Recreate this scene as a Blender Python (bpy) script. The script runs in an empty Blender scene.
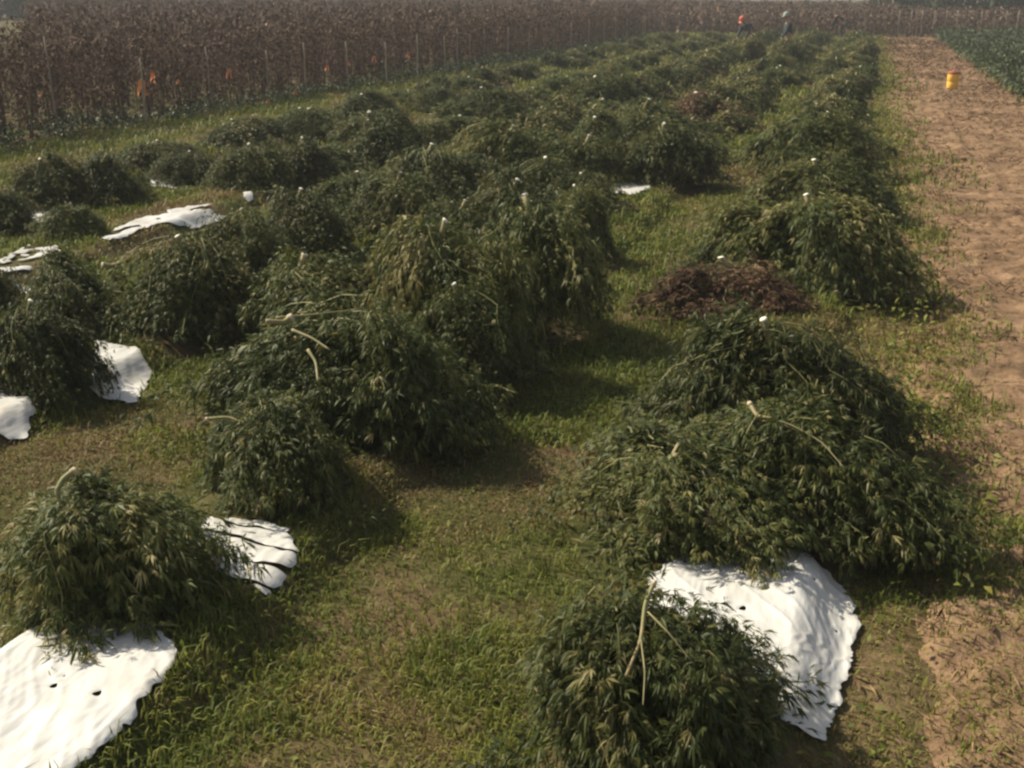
import bpy, math, random
import numpy as np
from mathutils import Vector, Matrix

S = bpy.context.scene
COL = S.collection
R = math.radians

# ------------------------------------------------------------------ camera, sky, sun, exposure
CAM_H = 2.5
FPX = 1200.0
PITCH = math.atan(394 / FPX)
YAW = math.atan(0.3 * math.cos(PITCH))
cam = bpy.data.cameras.new('camera')
camo = bpy.data.objects.new('camera', cam)
COL.objects.link(camo)
cam.sensor_fit = 'HORIZONTAL'
cam.sensor_width = 36
cam.lens = 36 * FPX / 1024
cam.clip_end = 3000
camo.location = (0, 0, CAM_H)
camo.rotation_euler = (math.pi / 2 - PITCH, 0, YAW)
S.camera = camo

SUN_EL = R(43)
SUN_AZ = R(-80)          # from +Y towards +X
w = bpy.data.worlds.new('World')
S.world = w
w.use_nodes = True
nt = w.node_tree
bg = nt.nodes['Background']
sky = nt.nodes.new('ShaderNodeTexSky')
sky.sky_type = 'NISHITA'
sky.sun_disc = False
sky.sun_elevation = SUN_EL
sky.sun_rotation = SUN_AZ % (2 * math.pi)
sky.dust_density = 2.0
hsv = nt.nodes.new('ShaderNodeHueSaturation')
hsv.inputs['Saturation'].default_value = 0.45
nt.links.new(sky.outputs[0], hsv.inputs['Color'])
nt.links.new(hsv.outputs[0], bg.inputs[0])
bg.inputs[1].default_value = 0.076
sun = bpy.data.lights.new('sun', 'SUN')
sun.energy = 4.6
sun.angle = R(0.6)
sun.color = (1.0, 0.90, 0.70)
suno = bpy.data.objects.new('sun', sun)
COL.objects.link(suno)
tosun = Vector((math.sin(SUN_AZ) * math.cos(SUN_EL), math.cos(SUN_AZ) * math.cos(SUN_EL), math.sin(SUN_EL)))
suno.rotation_euler = tosun.to_track_quat('Z', 'Y').to_euler()
suno.location = (0, 0, 40)
vs = S.view_settings
vs.view_transform = 'Standard'
vs.look = 'None'
vs.gamma = 1
vs.use_curve_mapping = False
vs.exposure = 0.66
S.render.engine = 'CYCLES'
cy = S.cycles
cy.use_denoising = True
cy.pixel_filter_type = 'BLACKMAN_HARRIS'
cy.filter_width = 2.5
cy.max_bounces = 5
cy.diffuse_bounces = 3
cy.transparent_max_bounces = 4
cy.volume_bounces = 0

# ------------------------------------------------------------------ geometry of the photograph's view
_c, _s = math.cos(YAW), math.sin(YAW)
_ct, _st = math.cos(PITCH), math.sin(PITCH)
V_R = np.array((_c, _s, 0)); V_F = np.array((-_s * _ct, _c * _ct, -_st)); V_U = np.array((-_s * _st, _c * _st, _ct))


def ray(x, y):
    return V_F + (x - 512) / FPX * V_R - (y - 384) / FPX * V_U


def at(x, y, z=0.0):
    """a pixel's point on the level z"""
    d = ray(x, y)
    t = (z - CAM_H) / d[2]
    return float(d[0] * t), float(d[1] * t)


# ------------------------------------------------------------------ noise
_rs = np.random.RandomState(7)
_LAT = _rs.rand(256, 256)


def vnoise(x, y):
    x = np.asarray(x, float); y = np.asarray(y, float)
    xi = np.floor(x).astype(int); yi = np.floor(y).astype(int)
    fx = x - xi; fy = y - yi
    fx = fx * fx * (3 - 2 * fx); fy = fy * fy * (3 - 2 * fy)
    g = lambda i, j: _LAT[i & 255, j & 255]
    return (g(xi, yi) * (1 - fx) + g(xi + 1, yi) * fx) * (1 - fy) + (g(xi, yi + 1) * (1 - fx) + g(xi + 1, yi + 1) * fx) * fy


def fbm(x, y, n=4, gain=0.5):
    a, s, t = 1.0, 0.0, 0.0
    for i in range(n):
        s = s + a * vnoise(x * 2 ** i + 17.3 * i, y * 2 ** i + 5.1 * i)
        t += a
        a *= gain
    return s / t


# ------------------------------------------------------------------ terrain
ROWS = (-0.40, -2.60, -5.0, -7.4, -9.8)
TRACK_L, TRACK_R = 0.55, 3.65


def smooth(e0, e1, x):
    t = np.clip((x - e0) / (e1 - e0), 0, 1)
    return t * t * (3 - 2 * t)


def gz(x, y):
    x = np.asarray(x, float); y = np.asarray(y, float)
    z = 0.05 * (fbm(x * 0.9, y * 0.9, 3) - 0.5) + 0.03 * (fbm(x * 5, y * 5, 2) - 0.5)
    for r in ROWS:
        d = np.abs(x - r - 0.05 * (vnoise(y * 0.4 + r * 9, y * 0 + r) - 0.5))
        z = z + 0.12 * (1 - smooth(0.30, 0.52, d)) * (y < 75)
    return z * (1 - smooth(60, 100, np.hypot(x, y)))


def gz1(x, y):
    return float(gz(np.array([x]), np.array([y]))[0])


# ------------------------------------------------------------------ materials
def mat(name):
    m = bpy.data.materials.new(name)
    m.use_nodes = True
    t = m.node_tree
    return m, t, t.nodes['Principled BSDF']


def ramp(t, src, stops):
    r = t.nodes.new('ShaderNodeValToRGB')
    e = r.color_ramp.elements
    while len(e) < len(stops):
        e.new(0.5)
    for i, (p, c) in enumerate(stops):
        e[i].position = p
        e[i].color = (*c, 1)
    t.links.new(src, r.inputs[0])
    return r.outputs[0]


def noise(t, scale, detail=4, rough=0.55, vec=None, stretch=None):
    n = t.nodes.new('ShaderNodeTexNoise')
    n.inputs['Scale'].default_value = scale
    n.inputs['Detail'].default_value = detail
    n.inputs['Roughness'].default_value = rough
    c = t.nodes.new('ShaderNodeTexCoord')
    if stretch:
        mp = t.nodes.new('ShaderNodeMapping')
        mp.inputs['Scale'].default_value = stretch
        t.links.new(c.outputs['Object'], mp.inputs[0])
        t.links.new(mp.outputs[0], n.inputs['Vector'])
    else:
        t.links.new(c.outputs['Object'], n.inputs['Vector'])
    return n.outputs['Fac']


def mixc(t, f, a, b, mode='MIX'):
    n = t.nodes.new('ShaderNodeMix')
    n.data_type = 'RGBA'
    n.blend_type = mode
    if isinstance(f, float):
        n.inputs[0].default_value = f
    else:
        t.links.new(f, n.inputs[0])
    for k, v in ((6, a), (7, b)):
        if isinstance(v, tuple):
            n.inputs[k].default_value = (*v, 1)
        else:
            t.links.new(v, n.inputs[k])
    return n.outputs[2]


def bump(t, bsdf, h, strength, dist):
    b = t.nodes.new('ShaderNodeBump')
    b.inputs['Strength'].default_value = strength
    b.inputs['Distance'].default_value = dist
    t.links.new(h, b.inputs['Height'])
    t.links.new(b.outputs[0], bsdf.inputs['Normal'])


def leaf_material(name, stops, rough=0.45, trans=0.25, spec=0.5, hue=None):
    """leaves: colour by the per-leaf attribute 'tint', thin and a little translucent"""
    m, t, b = mat(name)
    a = t.nodes.new('ShaderNodeAttribute')
    a.attribute_name = 'tint'
    col = ramp(t, a.outputs['Fac'], stops)
    if hue:
        oi = t.nodes.new('ShaderNodeObjectInfo')
        h = t.nodes.new('ShaderNodeMapRange')
        h.inputs[3].default_value = 1 - hue
        h.inputs[4].default_value = 1 + hue
        t.links.new(oi.outputs['Random'], h.inputs[0])
        hs = t.nodes.new('ShaderNodeHueSaturation')
        t.links.new(h.outputs[0], hs.inputs['Value'])
        t.links.new(col, hs.inputs['Color'])
        col = hs.outputs[0]
    t.links.new(col, b.inputs['Base Color'])
    b.inputs['Roughness'].default_value = rough
    b.inputs['Specular IOR Level'].default_value = spec
    if trans:
        tr = t.nodes.new('ShaderNodeBsdfTranslucent')
        t.links.new(col, tr.inputs[0])
        mx = t.nodes.new('ShaderNodeMixShader')
        mx.inputs[0].default_value = trans
        t.links.new(b.outputs[0], mx.inputs[1])
        t.links.new(tr.outputs[0], mx.inputs[2])
        t.links.new(mx.outputs[0], t.nodes['Material Output'].inputs[0])
    return m


M_LEAF = leaf_material('hemp_leaf', [(0.0, (0.030, 0.042, 0.011)), (0.38, (0.062, 0.081, 0.020)), (0.62, (0.112, 0.119, 0.032)),
                                     (0.82, (0.21, 0.185, 0.062)), (1.0, (0.29, 0.25, 0.12))], rough=0.5, trans=0.25, spec=0.2, hue=0.26)
M_DEADLEAF = leaf_material('withered_leaf', [(0.0, (0.036, 0.022, 0.014)), (0.5, (0.100, 0.056, 0.031)), (1.0, (0.27, 0.175, 0.095))],
                           rough=0.8, trans=0.08, spec=0.2)
M_CROP = leaf_material('dead_crop_leaf', [(0.0, (0.034, 0.022, 0.016)), (0.5, (0.086, 0.055, 0.039)), (0.85, (0.155, 0.103, 0.073)),
                                          (1.0, (0.24, 0.18, 0.12))], rough=0.85, trans=0.1, spec=0.15)
M_UNDER = leaf_material('weed_leaf', [(0.0, (0.022, 0.036, 0.013)), (0.5, (0.045, 0.065, 0.022)), (1.0, (0.09, 0.11, 0.04))],
                        rough=0.55, trans=0.2, spec=0.3)
M_GRASS = leaf_material('grass_blade', [(0.0, (0.058, 0.085, 0.013)), (0.3, (0.140, 0.168, 0.025)), (0.5, (0.232, 0.222, 0.046)),
                        (0.68, (0.185, 0.140, 0.052)), (0.85, (0.180, 0.110, 0.055)), (1.0, (0.40, 0.31, 0.17))],
                        rough=0.6, trans=0.3, spec=0.25)
M_TREE = leaf_material('tree_leaf', [(0.0, (0.018, 0.032, 0.018)), (0.6, (0.035, 0.055, 0.026)), (1.0, (0.06, 0.08, 0.035))],
                       rough=0.6, trans=0.2, spec=0.2)


def simple(name, c, rough=0.7, sc=None, c2=None, spec=0.3, bmp=0.0, stretch=None):
    m, t, b = mat(name)
    b.inputs['Roughness'].default_value = rough
    b.inputs['Specular IOR Level'].default_value = spec
    if sc:
        n = noise(t, sc, 5, 0.6, stretch=stretch)
        t.links.new(ramp(t, n, [(0.35, c), (0.65, c2)]), b.inputs['Base Color'])
        if bmp:
            bump(t, b, n, 0.6, bmp)
    else:
        b.inputs['Base Color'].default_value = (*c, 1)
    return m


M_STEM = simple('hemp_stem_bark', (0.16, 0.17, 0.06), 0.6, 14, (0.33, 0.25, 0.13), bmp=0.004, stretch=(1, 1, 0.3))
M_CUT = simple('cut_wood', (0.72, 0.67, 0.55), 0.75, 70, (0.86, 0.82, 0.70))
M_CUT_BROWN = simple('weathered_cut_wood', (0.36, 0.28, 0.17), 0.8, 70, (0.62, 0.54, 0.39))
M_TWIG = simple('hemp_twig', (0.10, 0.12, 0.04), 0.55, 9, (0.26, 0.24, 0.10))
M_STAKE = simple('weathered_wood', (0.16, 0.135, 0.10), 0.85, 8, (0.27, 0.235, 0.18), bmp=0.004, stretch=(1, 1, 0.1))
M_RIBBON = simple('orange_tape', (0.95, 0.30, 0.10), 0.45, 30, (0.95, 0.42, 0.18))
M_RIBBON_DULL = simple('faded_orange_tape', (0.74, 0.27, 0.12), 0.6, 30, (0.82, 0.36, 0.18))
M_BARK = simple('tree_bark', (0.05, 0.04, 0.03), 0.9, 6, (0.12, 0.10, 0.08), bmp=0.02)
M_SOILCLOD = simple('clod_soil', (0.17, 0.105, 0.06), 0.95, 9, (0.36, 0.24, 0.145), spec=0.1)


def ground_material():
    m, t, b = mat('field_ground')
    n1 = noise(t, 0.9, 6, 0.6)
    n2 = noise(t, 14, 6, 0.7)
    soil = ramp(t, n2, [(0.3, (0.070, 0.045, 0.026)), (0.7, (0.17, 0.115, 0.066))])
    green = ramp(t, n2, [(0.3, (0.035, 0.042, 0.013)), (0.7, (0.090, 0.092, 0.028))])
    f = ramp(t, n1, [(0.42, (1, 1, 1)), (0.62, (0, 0, 0))])
    base = mixc(t, f, soil, green)
    tc = t.nodes.new('ShaderNodeTexCoord')
    sx = t.nodes.new('ShaderNodeSeparateXYZ')
    t.links.new(tc.outputs['Object'], sx.inputs[0])
    ad = t.nodes.new('ShaderNodeMath')
    ad.operation = 'MULTIPLY_ADD'
    ad.inputs[1].default_value = 0.9
    t.links.new(noise(t, 3.5, 6, 0.65), ad.inputs[0])
    t.links.new(sx.outputs[0], ad.inputs[2])
    mr = t.nodes.new('ShaderNodeMapRange')
    mr.inputs[1].default_value = 0.55
    mr.inputs[2].default_value = 0.95
    t.links.new(ad.outputs[0], mr.inputs[0])
    tan = ramp(t, n2, [(0.3, (0.10, 0.065, 0.037)), (0.7, (0.27, 0.18, 0.105))])
    t.links.new(mixc(t, mr.outputs[0], base, tan), b.inputs['Base Color'])
    b.inputs['Roughness'].default_value = 0.95
    b.inputs['Specular IOR Level'].default_value = 0.1
    bump(t, b, n2, 0.8, 0.03)
    return m


def track_material():
    m, t, b = mat('dry_track_soil')
    n1 = noise(t, 1.6, 9, 0.72, stretch=(0.7, 1.8, 1))
    n2 = noise(t, 22, 5, 0.7)
    c = ramp(t, n1, [(0.34, (0.085, 0.054, 0.032)), (0.45, (0.155, 0.093, 0.054)), (0.57, (0.27, 0.170, 0.103)), (0.72, (0.42, 0.28, 0.178))])
    c2 = mixc(t, 0.35, c, ramp(t, n2, [(0.35, (0.07, 0.046, 0.027)), (0.62, (0.32, 0.22, 0.135))]), 'MIX')
    t.links.new(c2, b.inputs['Base Color'])
    b.inputs['Roughness'].default_value = 0.95
    b.inputs['Specular IOR Level'].default_value = 0.1
    bump(t, b, n2, 0.8, 0.02)
    return m


def film_material():
    m, t, b = mat('white_plastic_film')
    n = noise(t, 2.2, 7, 0.62)
    n2 = noise(t, 26, 3, 0.6)
    c = ramp(t, n, [(0.30, (0.44, 0.39, 0.31)), (0.43, (0.53, 0.515, 0.48)), (0.6, (0.60, 0.595, 0.575))])
    d = ramp(t, n2, [(0.68, (1, 1, 1)), (0.80, (0.50, 0.41, 0.30))])
    t.links.new(mixc(t, 0.8, c, d, 'MULTIPLY'), b.inputs['Base Color'])
    b.inputs['Roughness'].default_value = 0.38
    b.inputs['Specular IOR Level'].default_value = 0.45
    bump(t, b, noise(t, 30, 3, 0.5, stretch=(2.0, 0.35, 1)), 0.3, 0.006)
    return m


M_GROUND, M_TRACK, M_FILM = ground_material(), track_material(), film_material()

# ------------------------------------------------------------------ mesh helpers


def mesh_np(name, verts, faces, mats, tint=None, smooth_=False, mat_idx=None):
    """verts (N,3); faces a list of (F,k) index arrays; returns mesh data"""
    me = bpy.data.meshes.new(name)
    v = np.ascontiguousarray(verts, dtype=np.float32)
    me.vertices.add(len(v))
    me.vertices.foreach_set('co', v.ravel())
    tot = np.concatenate([np.full(len(f), f.shape[1], dtype=np.int32) for f in faces])
    idx = np.concatenate([f.ravel() for f in faces]).astype(np.int32)
    me.loops.add(len(idx))
    me.loops.foreach_set('vertex_index', idx)
    me.polygons.add(len(tot))
    st = np.zeros(len(tot), dtype=np.int32)
    st[1:] = np.cumsum(tot)[:-1]
    me.polygons.foreach_set('loop_start', st)
    me.polygons.foreach_set('loop_total', tot)
    if mat_idx is not None:
        me.polygons.foreach_set('material_index', np.ascontiguousarray(mat_idx, dtype=np.int32))
    if smooth_:
        me.polygons.foreach_set('use_smooth', np.ones(len(tot), dtype=bool))
    if tint is not None:
        at_ = me.attributes.new('tint', 'FLOAT', 'POINT')
        at_.data.foreach_set('value', np.ascontiguousarray(tint, dtype=np.float32))
    for m in mats:
        me.materials.append(m)
    me.update(calc_edges=True)
    me.validate()
    return me


def link(name, data, parent=None, loc=None, rz=0.0, scale=None):
    o = bpy.data.objects.new(name, data)
    COL.objects.link(o)
    if parent:
        o.parent = parent
    if loc:
        o.location = loc
    if rz:
        o.rotation_euler = (0, 0, rz)
    if scale:
        o.scale = scale
    return o


def tag(o, label=None, cat=None, group=None, kind=None):
    for k, v in (('label', label), ('category', cat), ('group', group), ('kind', kind)):
        if v:
            o[k] = v
    return o


def grid_mesh(name, xs, ys, zf, mats):
    X, Y = np.meshgrid(xs, ys)
    Z = zf(X, Y)
    v = np.stack([X.ravel(), Y.ravel(), Z.ravel()], 1)
    nx, ny = len(xs), len(ys)
    i = (np.arange(ny - 1)[:, None] * nx + np.arange(nx - 1)[None, :]).ravel()
    f = np.stack([i, i + 1, i + nx + 1, i + nx], 1)
    return mesh_np(name, v, [f], mats, smooth_=True)


class Tubes:
    """collects tapered tubes into one mesh"""
    def __init__(self):
        self.v, self.f, self.n = [], [], 0

    def tube(self, pts, rad, k=5, cap=True):
        pts = np.asarray(pts, float)
        n = len(pts)
        rad = np.broadcast_to(np.asarray(rad, float), (n,))
        tg = np.gradient(pts, axis=0)
        tg /= np.linalg.norm(tg, axis=1)[:, None] + 1e-9
        ref = np.array((0.3, 0.2, 1.0)) if abs(tg[0][2]) < 0.8 else np.array((1.0, 0.2, 0.1))
        a = np.cross(tg, ref); a /= np.linalg.norm(a, axis=1)[:, None] + 1e-9
        b = np.cross(tg, a)
        th = np.arange(k) * 2 * math.pi / k
        ring = pts[:, None, :] + rad[:, None, None] * (np.cos(th)[None, :, None] * a[:, None, :] + np.sin(th)[None, :, None] * b[:, None, :])
        self.v.append(ring.reshape(-1, 3))
        i = np.arange(n - 1)[:, None] * k + np.arange(k)[None, :]
        j = np.arange(n - 1)[:, None] * k + (np.arange(k)[None, :] + 1) % k
        q = np.stack([i, j, j + k, i + k], 2).reshape(-1, 4) + self.n
        self.f.append(q)
        self.n += n * k
        if cap:
            self.v.append(pts[[0, -1]])
            c0, c1 = self.n, self.n + 1
            base = self.n - n * k
            for kk in range(k):
                self.f.append(np.array([[base + (kk + 1) % k, base + kk, c0, c0]])[:, :3].reshape(1, 3))
                e = base + (n - 1) * k
                self.f.append(np.array([[e + kk, e + (kk + 1) % k, c1]]))
            self.n += 2

    def mesh(self, name, m, smooth_=True):
        q = [f for f in self.f if f.shape[1] == 4]
        t = [f for f in self.f if f.shape[1] == 3]
        fs = []
        if q:
            fs.append(np.concatenate(q))
        if t:
            fs.append(np.concatenate(t))
        return mesh_np(name, np.concatenate(self.v), fs, [m], smooth_=smooth_)


def unit(a):
    return a / (np.linalg.norm(a, axis=-1, keepdims=True) + 1e-9)


def leaflets(base, d, length, width, up, droop, rs):
    """bent two-face leaflets: base (N,3), direction d, per-leaf length/width; returns verts (4N,3) and faces (2N,3)"""
    n = len(base)
    side = unit(np.cross(d, up))
    nrm = np.cross(side, d)
    roll = rs.uniform(-0.9, 0.9, n)[:, None]
    side = side * np.cos(roll) + nrm * np.sin(roll)
    L = length[:, None]; W = width[:, None]
    mid = base + d * L * 0.45
    tip = base + d * L * 0.95
    tip = tip + np.array((0, 0, -1.0)) * (L * droop[:, None])
    v = np.empty((n, 4, 3))
    v[:, 0] = base
    v[:, 1] = mid + side * W * 0.5
    v[:, 2] = mid - side * W * 0.5
    v[:, 3] = tip
    i = np.arange(n) * 4
    f = np.concatenate([np.stack([i, i + 2, i + 1], 1), np.stack([i + 1, i + 2, i + 3], 1)])
    return v.reshape(-1, 3), f


# ------------------------------------------------------------------ the setting: ground and track
xs = np.unique(np.concatenate([np.array([-300, -220, -150, -100, -70, -50, -40, -32, -26, -22, -19]), np.arange(-17, 5.2, 0.07),
                               np.array([6, 8, 11, 15, 20, 28, 40, 60, 90, 140, 220, 300])]))
ys = np.unique(np.concatenate([np.array([-120, -60, -30, -15, -8, -4, -2, 0]), np.arange(1, 16, 0.06), np.arange(16, 40, 0.14), np.arange(40, 80, 0.4),
                               np.array([85, 92, 100, 115, 135, 165, 210, 280, 330])]))


def ground_h(X, Y):
    z = gz(X, Y)
    intrack = smooth(TRACK_L - 0.25, TRACK_L + 0.05, X) * (1 - smooth(TRACK_R - 0.1, TRACK_R + 0.2, X)) * (Y < 72) * (Y > 0)
    return z - 0.06 * intrack


g = link('ground', grid_mesh('ground', xs, ys, ground_h, [M_GROUND]))
tag(g, kind='structure')


def track_h(X, Y):
    edge = 0.28 * (fbm(Y * 0.9, X * 0 + 3, 3) - 0.5) * 2 + 0.5 * (fbm(X * 4, Y * 4 + 31, 3) - 0.5)
    l = TRACK_L - 0.05 + edge
    r = TRACK_R + 0.2 * (fbm(Y * 0.7, X * 0 + 9, 3) - 0.5) * 2
    inside = smooth(-0.30, 0.22, X - l) * (1 - smooth(-0.15, 0.18, X - r))
    clod = fbm(X * 3.2, Y * 3.2, 4, 0.6)
    lump = np.clip(fbm(X * 6.0 + 40, Y * 7.5, 3, 0.6) - 0.5, 0, 1)
    z = 0.005 + 0.085 * (clod - 0.5) + 0.19 * lump + 0.05 * (fbm(X * 0.8, Y * 1.5, 2) - 0.5)
    return z * inside - 0.11 * (1 - inside)


tx = np.arange(0.1, 4.05, 0.045)
ty = np.unique(np.concatenate([np.arange(0.5, 14, 0.04), np.arange(14, 34, 0.08), np.arange(34, 71.5, 0.2)]))
tr = link('dirt_track', grid_mesh('dirt_track', tx, ty, track_h, [M_TRACK]))
tag(tr, kind='structure')

# ------------------------------------------------------------------ white plastic mulch film


def in_poly(px, py, poly):
    inside = np.zeros(px.shape, bool)
    n = len(poly)
    for i in range(n):
        x1, y1 = poly[i]; x2, y2 = poly[(i + 1) % n]
        c = ((y1 > py) != (y2 > py)) & (px < (x2 - x1) * (py - y1) / (y2 - y1 + 1e-12) + x1)
        inside ^= c
    return inside


FILM_POLYS = []


def film(pix, label, step=0.012, holes=(), rips=0, z0=0.13, seed=0, rough=0.034, gaps=0.0):
    poly = [at(x, y, z0) for x, y in pix]
    FILM_POLYS.append(poly)
    px = np.array([p[0] for p in poly]); py = np.array([p[1] for p in poly])
    gx = np.arange(px.min() - 0.1, px.max() + 0.1, step)
    gy = np.arange(py.min() - 0.1, py.max() + 0.1, step)
    X, Y = np.meshgrid(gx, gy)
    cx = X[:-1, :-1] + step / 2; cyy = Y[:-1, :-1] + step / 2
    nx_ = (fbm(cx * 20 + seed, cyy * 20, 4, 0.65) - 0.5) * 2 * rough
    ny_ = (fbm(cx * 20, cyy * 20 + seed + 50, 4, 0.65) - 0.5) * 2 * rough
    keep = in_poly(cx + nx_, cyy + ny_, poly)
    for hx, hy, hr in holes:
        wx, wy = at(hx, hy, z0)
        keep &= np.hypot(cx - wx, (cyy - wy) * 0.7) > hr * (0.6 + 0.8 * vnoise(cx * 60, cyy * 60))
    if rips:
        ph = cyy * rips + 0.55 * np.sin(cx * 3.0 + seed) + 1.2 * fbm(cx * 2.5, cyy * 1.5, 2)
        keep &= (np.abs((ph % 1) - 0.5) > 0.07 + 0.14 * (vnoise(cx * 7 + seed, np.floor(ph) * 3.3) - 0.45))
    if gaps:
        keep &= fbm(cx * 7 + seed, cyy * 3.5, 3) > gaps
    Z = gz(X, Y) + 0.022
    wr = fbm(X * 20 + 9 * (vnoise(X * 2, Y * 2) - 0.5) + seed, Y * 5 + X * 6, 3)
    wr2 = fbm(X * 5 + seed, Y * 9, 3)
    fine = fbm(X * 44 + 8 * vnoise(X * 3, Y * 2), Y * 5 + seed, 3)
    Z = Z + 0.005 * (np.abs(wr - 0.5) * 2) + 0.006 * (wr2 - 0.5) + 0.006 * (fine - 0.5) + 0.006 * (1 - np.abs(2 * fbm(X * 13 + 5 * vnoise(X * 3, Y * 3) + seed, Y * 4 + X * 5 + seed, 3) - 1)) ** 5
    nx = len(gx)
    jj, ii = np.nonzero(keep)
    i = jj * nx + ii
    f = np.stack([i, i + 1, i + nx + 1, i + nx], 1)
    v = np.stack([X.ravel(), Y.ravel(), Z.ravel()], 1)
    e = np.sort(np.concatenate([f[:, [0, 1]], f[:, [1, 2]], f[:, [2, 3]], f[:, [3, 0]]]), axis=1)
    eu, ec = np.unique(e, axis=0, return_counts=True)
    be = eu[ec == 1]                                  # soften the outline's steps and turn the hem down
    bv = np.unique(be)
    for _ in range(3):
        acc = np.zeros_like(v); cnt = np.zeros(len(v))
        np.add.at(acc, be[:, 0], v[be[:, 1]]); np.add.at(acc, be[:, 1], v[be[:, 0]])
        np.add.at(cnt, be[:, 0], 1); np.add.at(cnt, be[:, 1], 1)
        v[bv] = 0.4 * v[bv] + 0.6 * acc[bv] / cnt[bv][:, None]
    v[bv, 2] -= 0.004
    used, inv = np.unique(f, return_inverse=True)
    me = mesh_np('plastic_mulch_film', v[used], [inv.reshape(-1, 4)], [M_FILM], smooth_=True)
    o = link('plastic_mulch_film', me)
    tag(o, label, 'plastic film', 'white plastic mulch film showing on the planting beds')
    return o


film([(650, 579), (690, 558), (760, 550), (832, 560), (856, 578), (861, 606), (850, 650), (838, 690), (822, 722), (800, 726), (735, 728), (640, 680)],
     'widest bright white plastic sheet between the two nearest heaps beside the dirt track',
     0.007, holes=((742, 612, 0.016), (838, 612, 0.009), (800, 657, 0.006), (815, 578, 0.009)), seed=3)
film([(-70, 640), (0, 625), (60, 625), (150, 622), (182, 655), (150, 690), (128, 722), (100, 742), (70, 770), (-60, 800)],
     'white plastic sheet with small brown holes in the bottom corner left of the grass',
     0.009, holes=((54, 686, 0.012), (97, 697, 0.016), (64, 676, 0.007)), seed=11)
film([(200, 520), (262, 518), (288, 528), (298, 550), (282, 575), (266, 590), (215, 570)],
     'white plastic patch torn into curved strips between two small leafy heaps', 0.011, rips=6.2, seed=21)
film([(-40, 380), (14, 388), (34, 404), (24, 422), (-40, 432)], 'white plastic corner at left edge below the round dark leafy heap', 0.015, seed=31)
film([(96, 340), (136, 346), (150, 356), (134, 388), (90, 380)], 'small white plastic flap on the right flank of the round dark leafy heap', 0.015, seed=41)
film([(-4, 262), (30, 246), (56, 246), (72, 260), (56, 272), (24, 284), (2, 276)],
     'crumpled white plastic patch below the small dome heap, dirty and creased', 0.018, seed=51, gaps=0.44)
film([(100, 236), (118, 226), (172, 209), (222, 205), (226, 209), (200, 220), (160, 222), (126, 236), (106, 242)],
     'long slanting strip of white plastic lying in grass right of the small dome heap', 0.018, seed=61, gaps=0.46)
film([(18, 200), (40, 199), (60, 202), (58, 214), (20, 214)], 'narrow dull white plastic strip behind the small dome heap', 0.02, seed=71)
film([(148, 168), (172, 168), (184, 174), (176, 180), (150, 178)], 'small white plastic scrap below the small far heap near the stakes', 0.02, seed=81)
film([(588, 176), (620, 178), (648, 182), (650, 190), (634, 196), (590, 194)], 'white plastic patch in front of the twin dark heaps mid row', 0.016, seed=91)
film([(584, 214), (600, 216), (606, 226), (600, 238), (584, 236)], 'tiny white plastic flap at the right foot of the dark mid row heap', 0.014, seed=95)
film([(243, 194), (251, 193), (253, 196), (248, 198), (243, 197)], 'tiny white plastic shred in grass right of the slanting strip', 0.016, seed=97)

# ------------------------------------------------------------------ cut hemp plants


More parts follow.
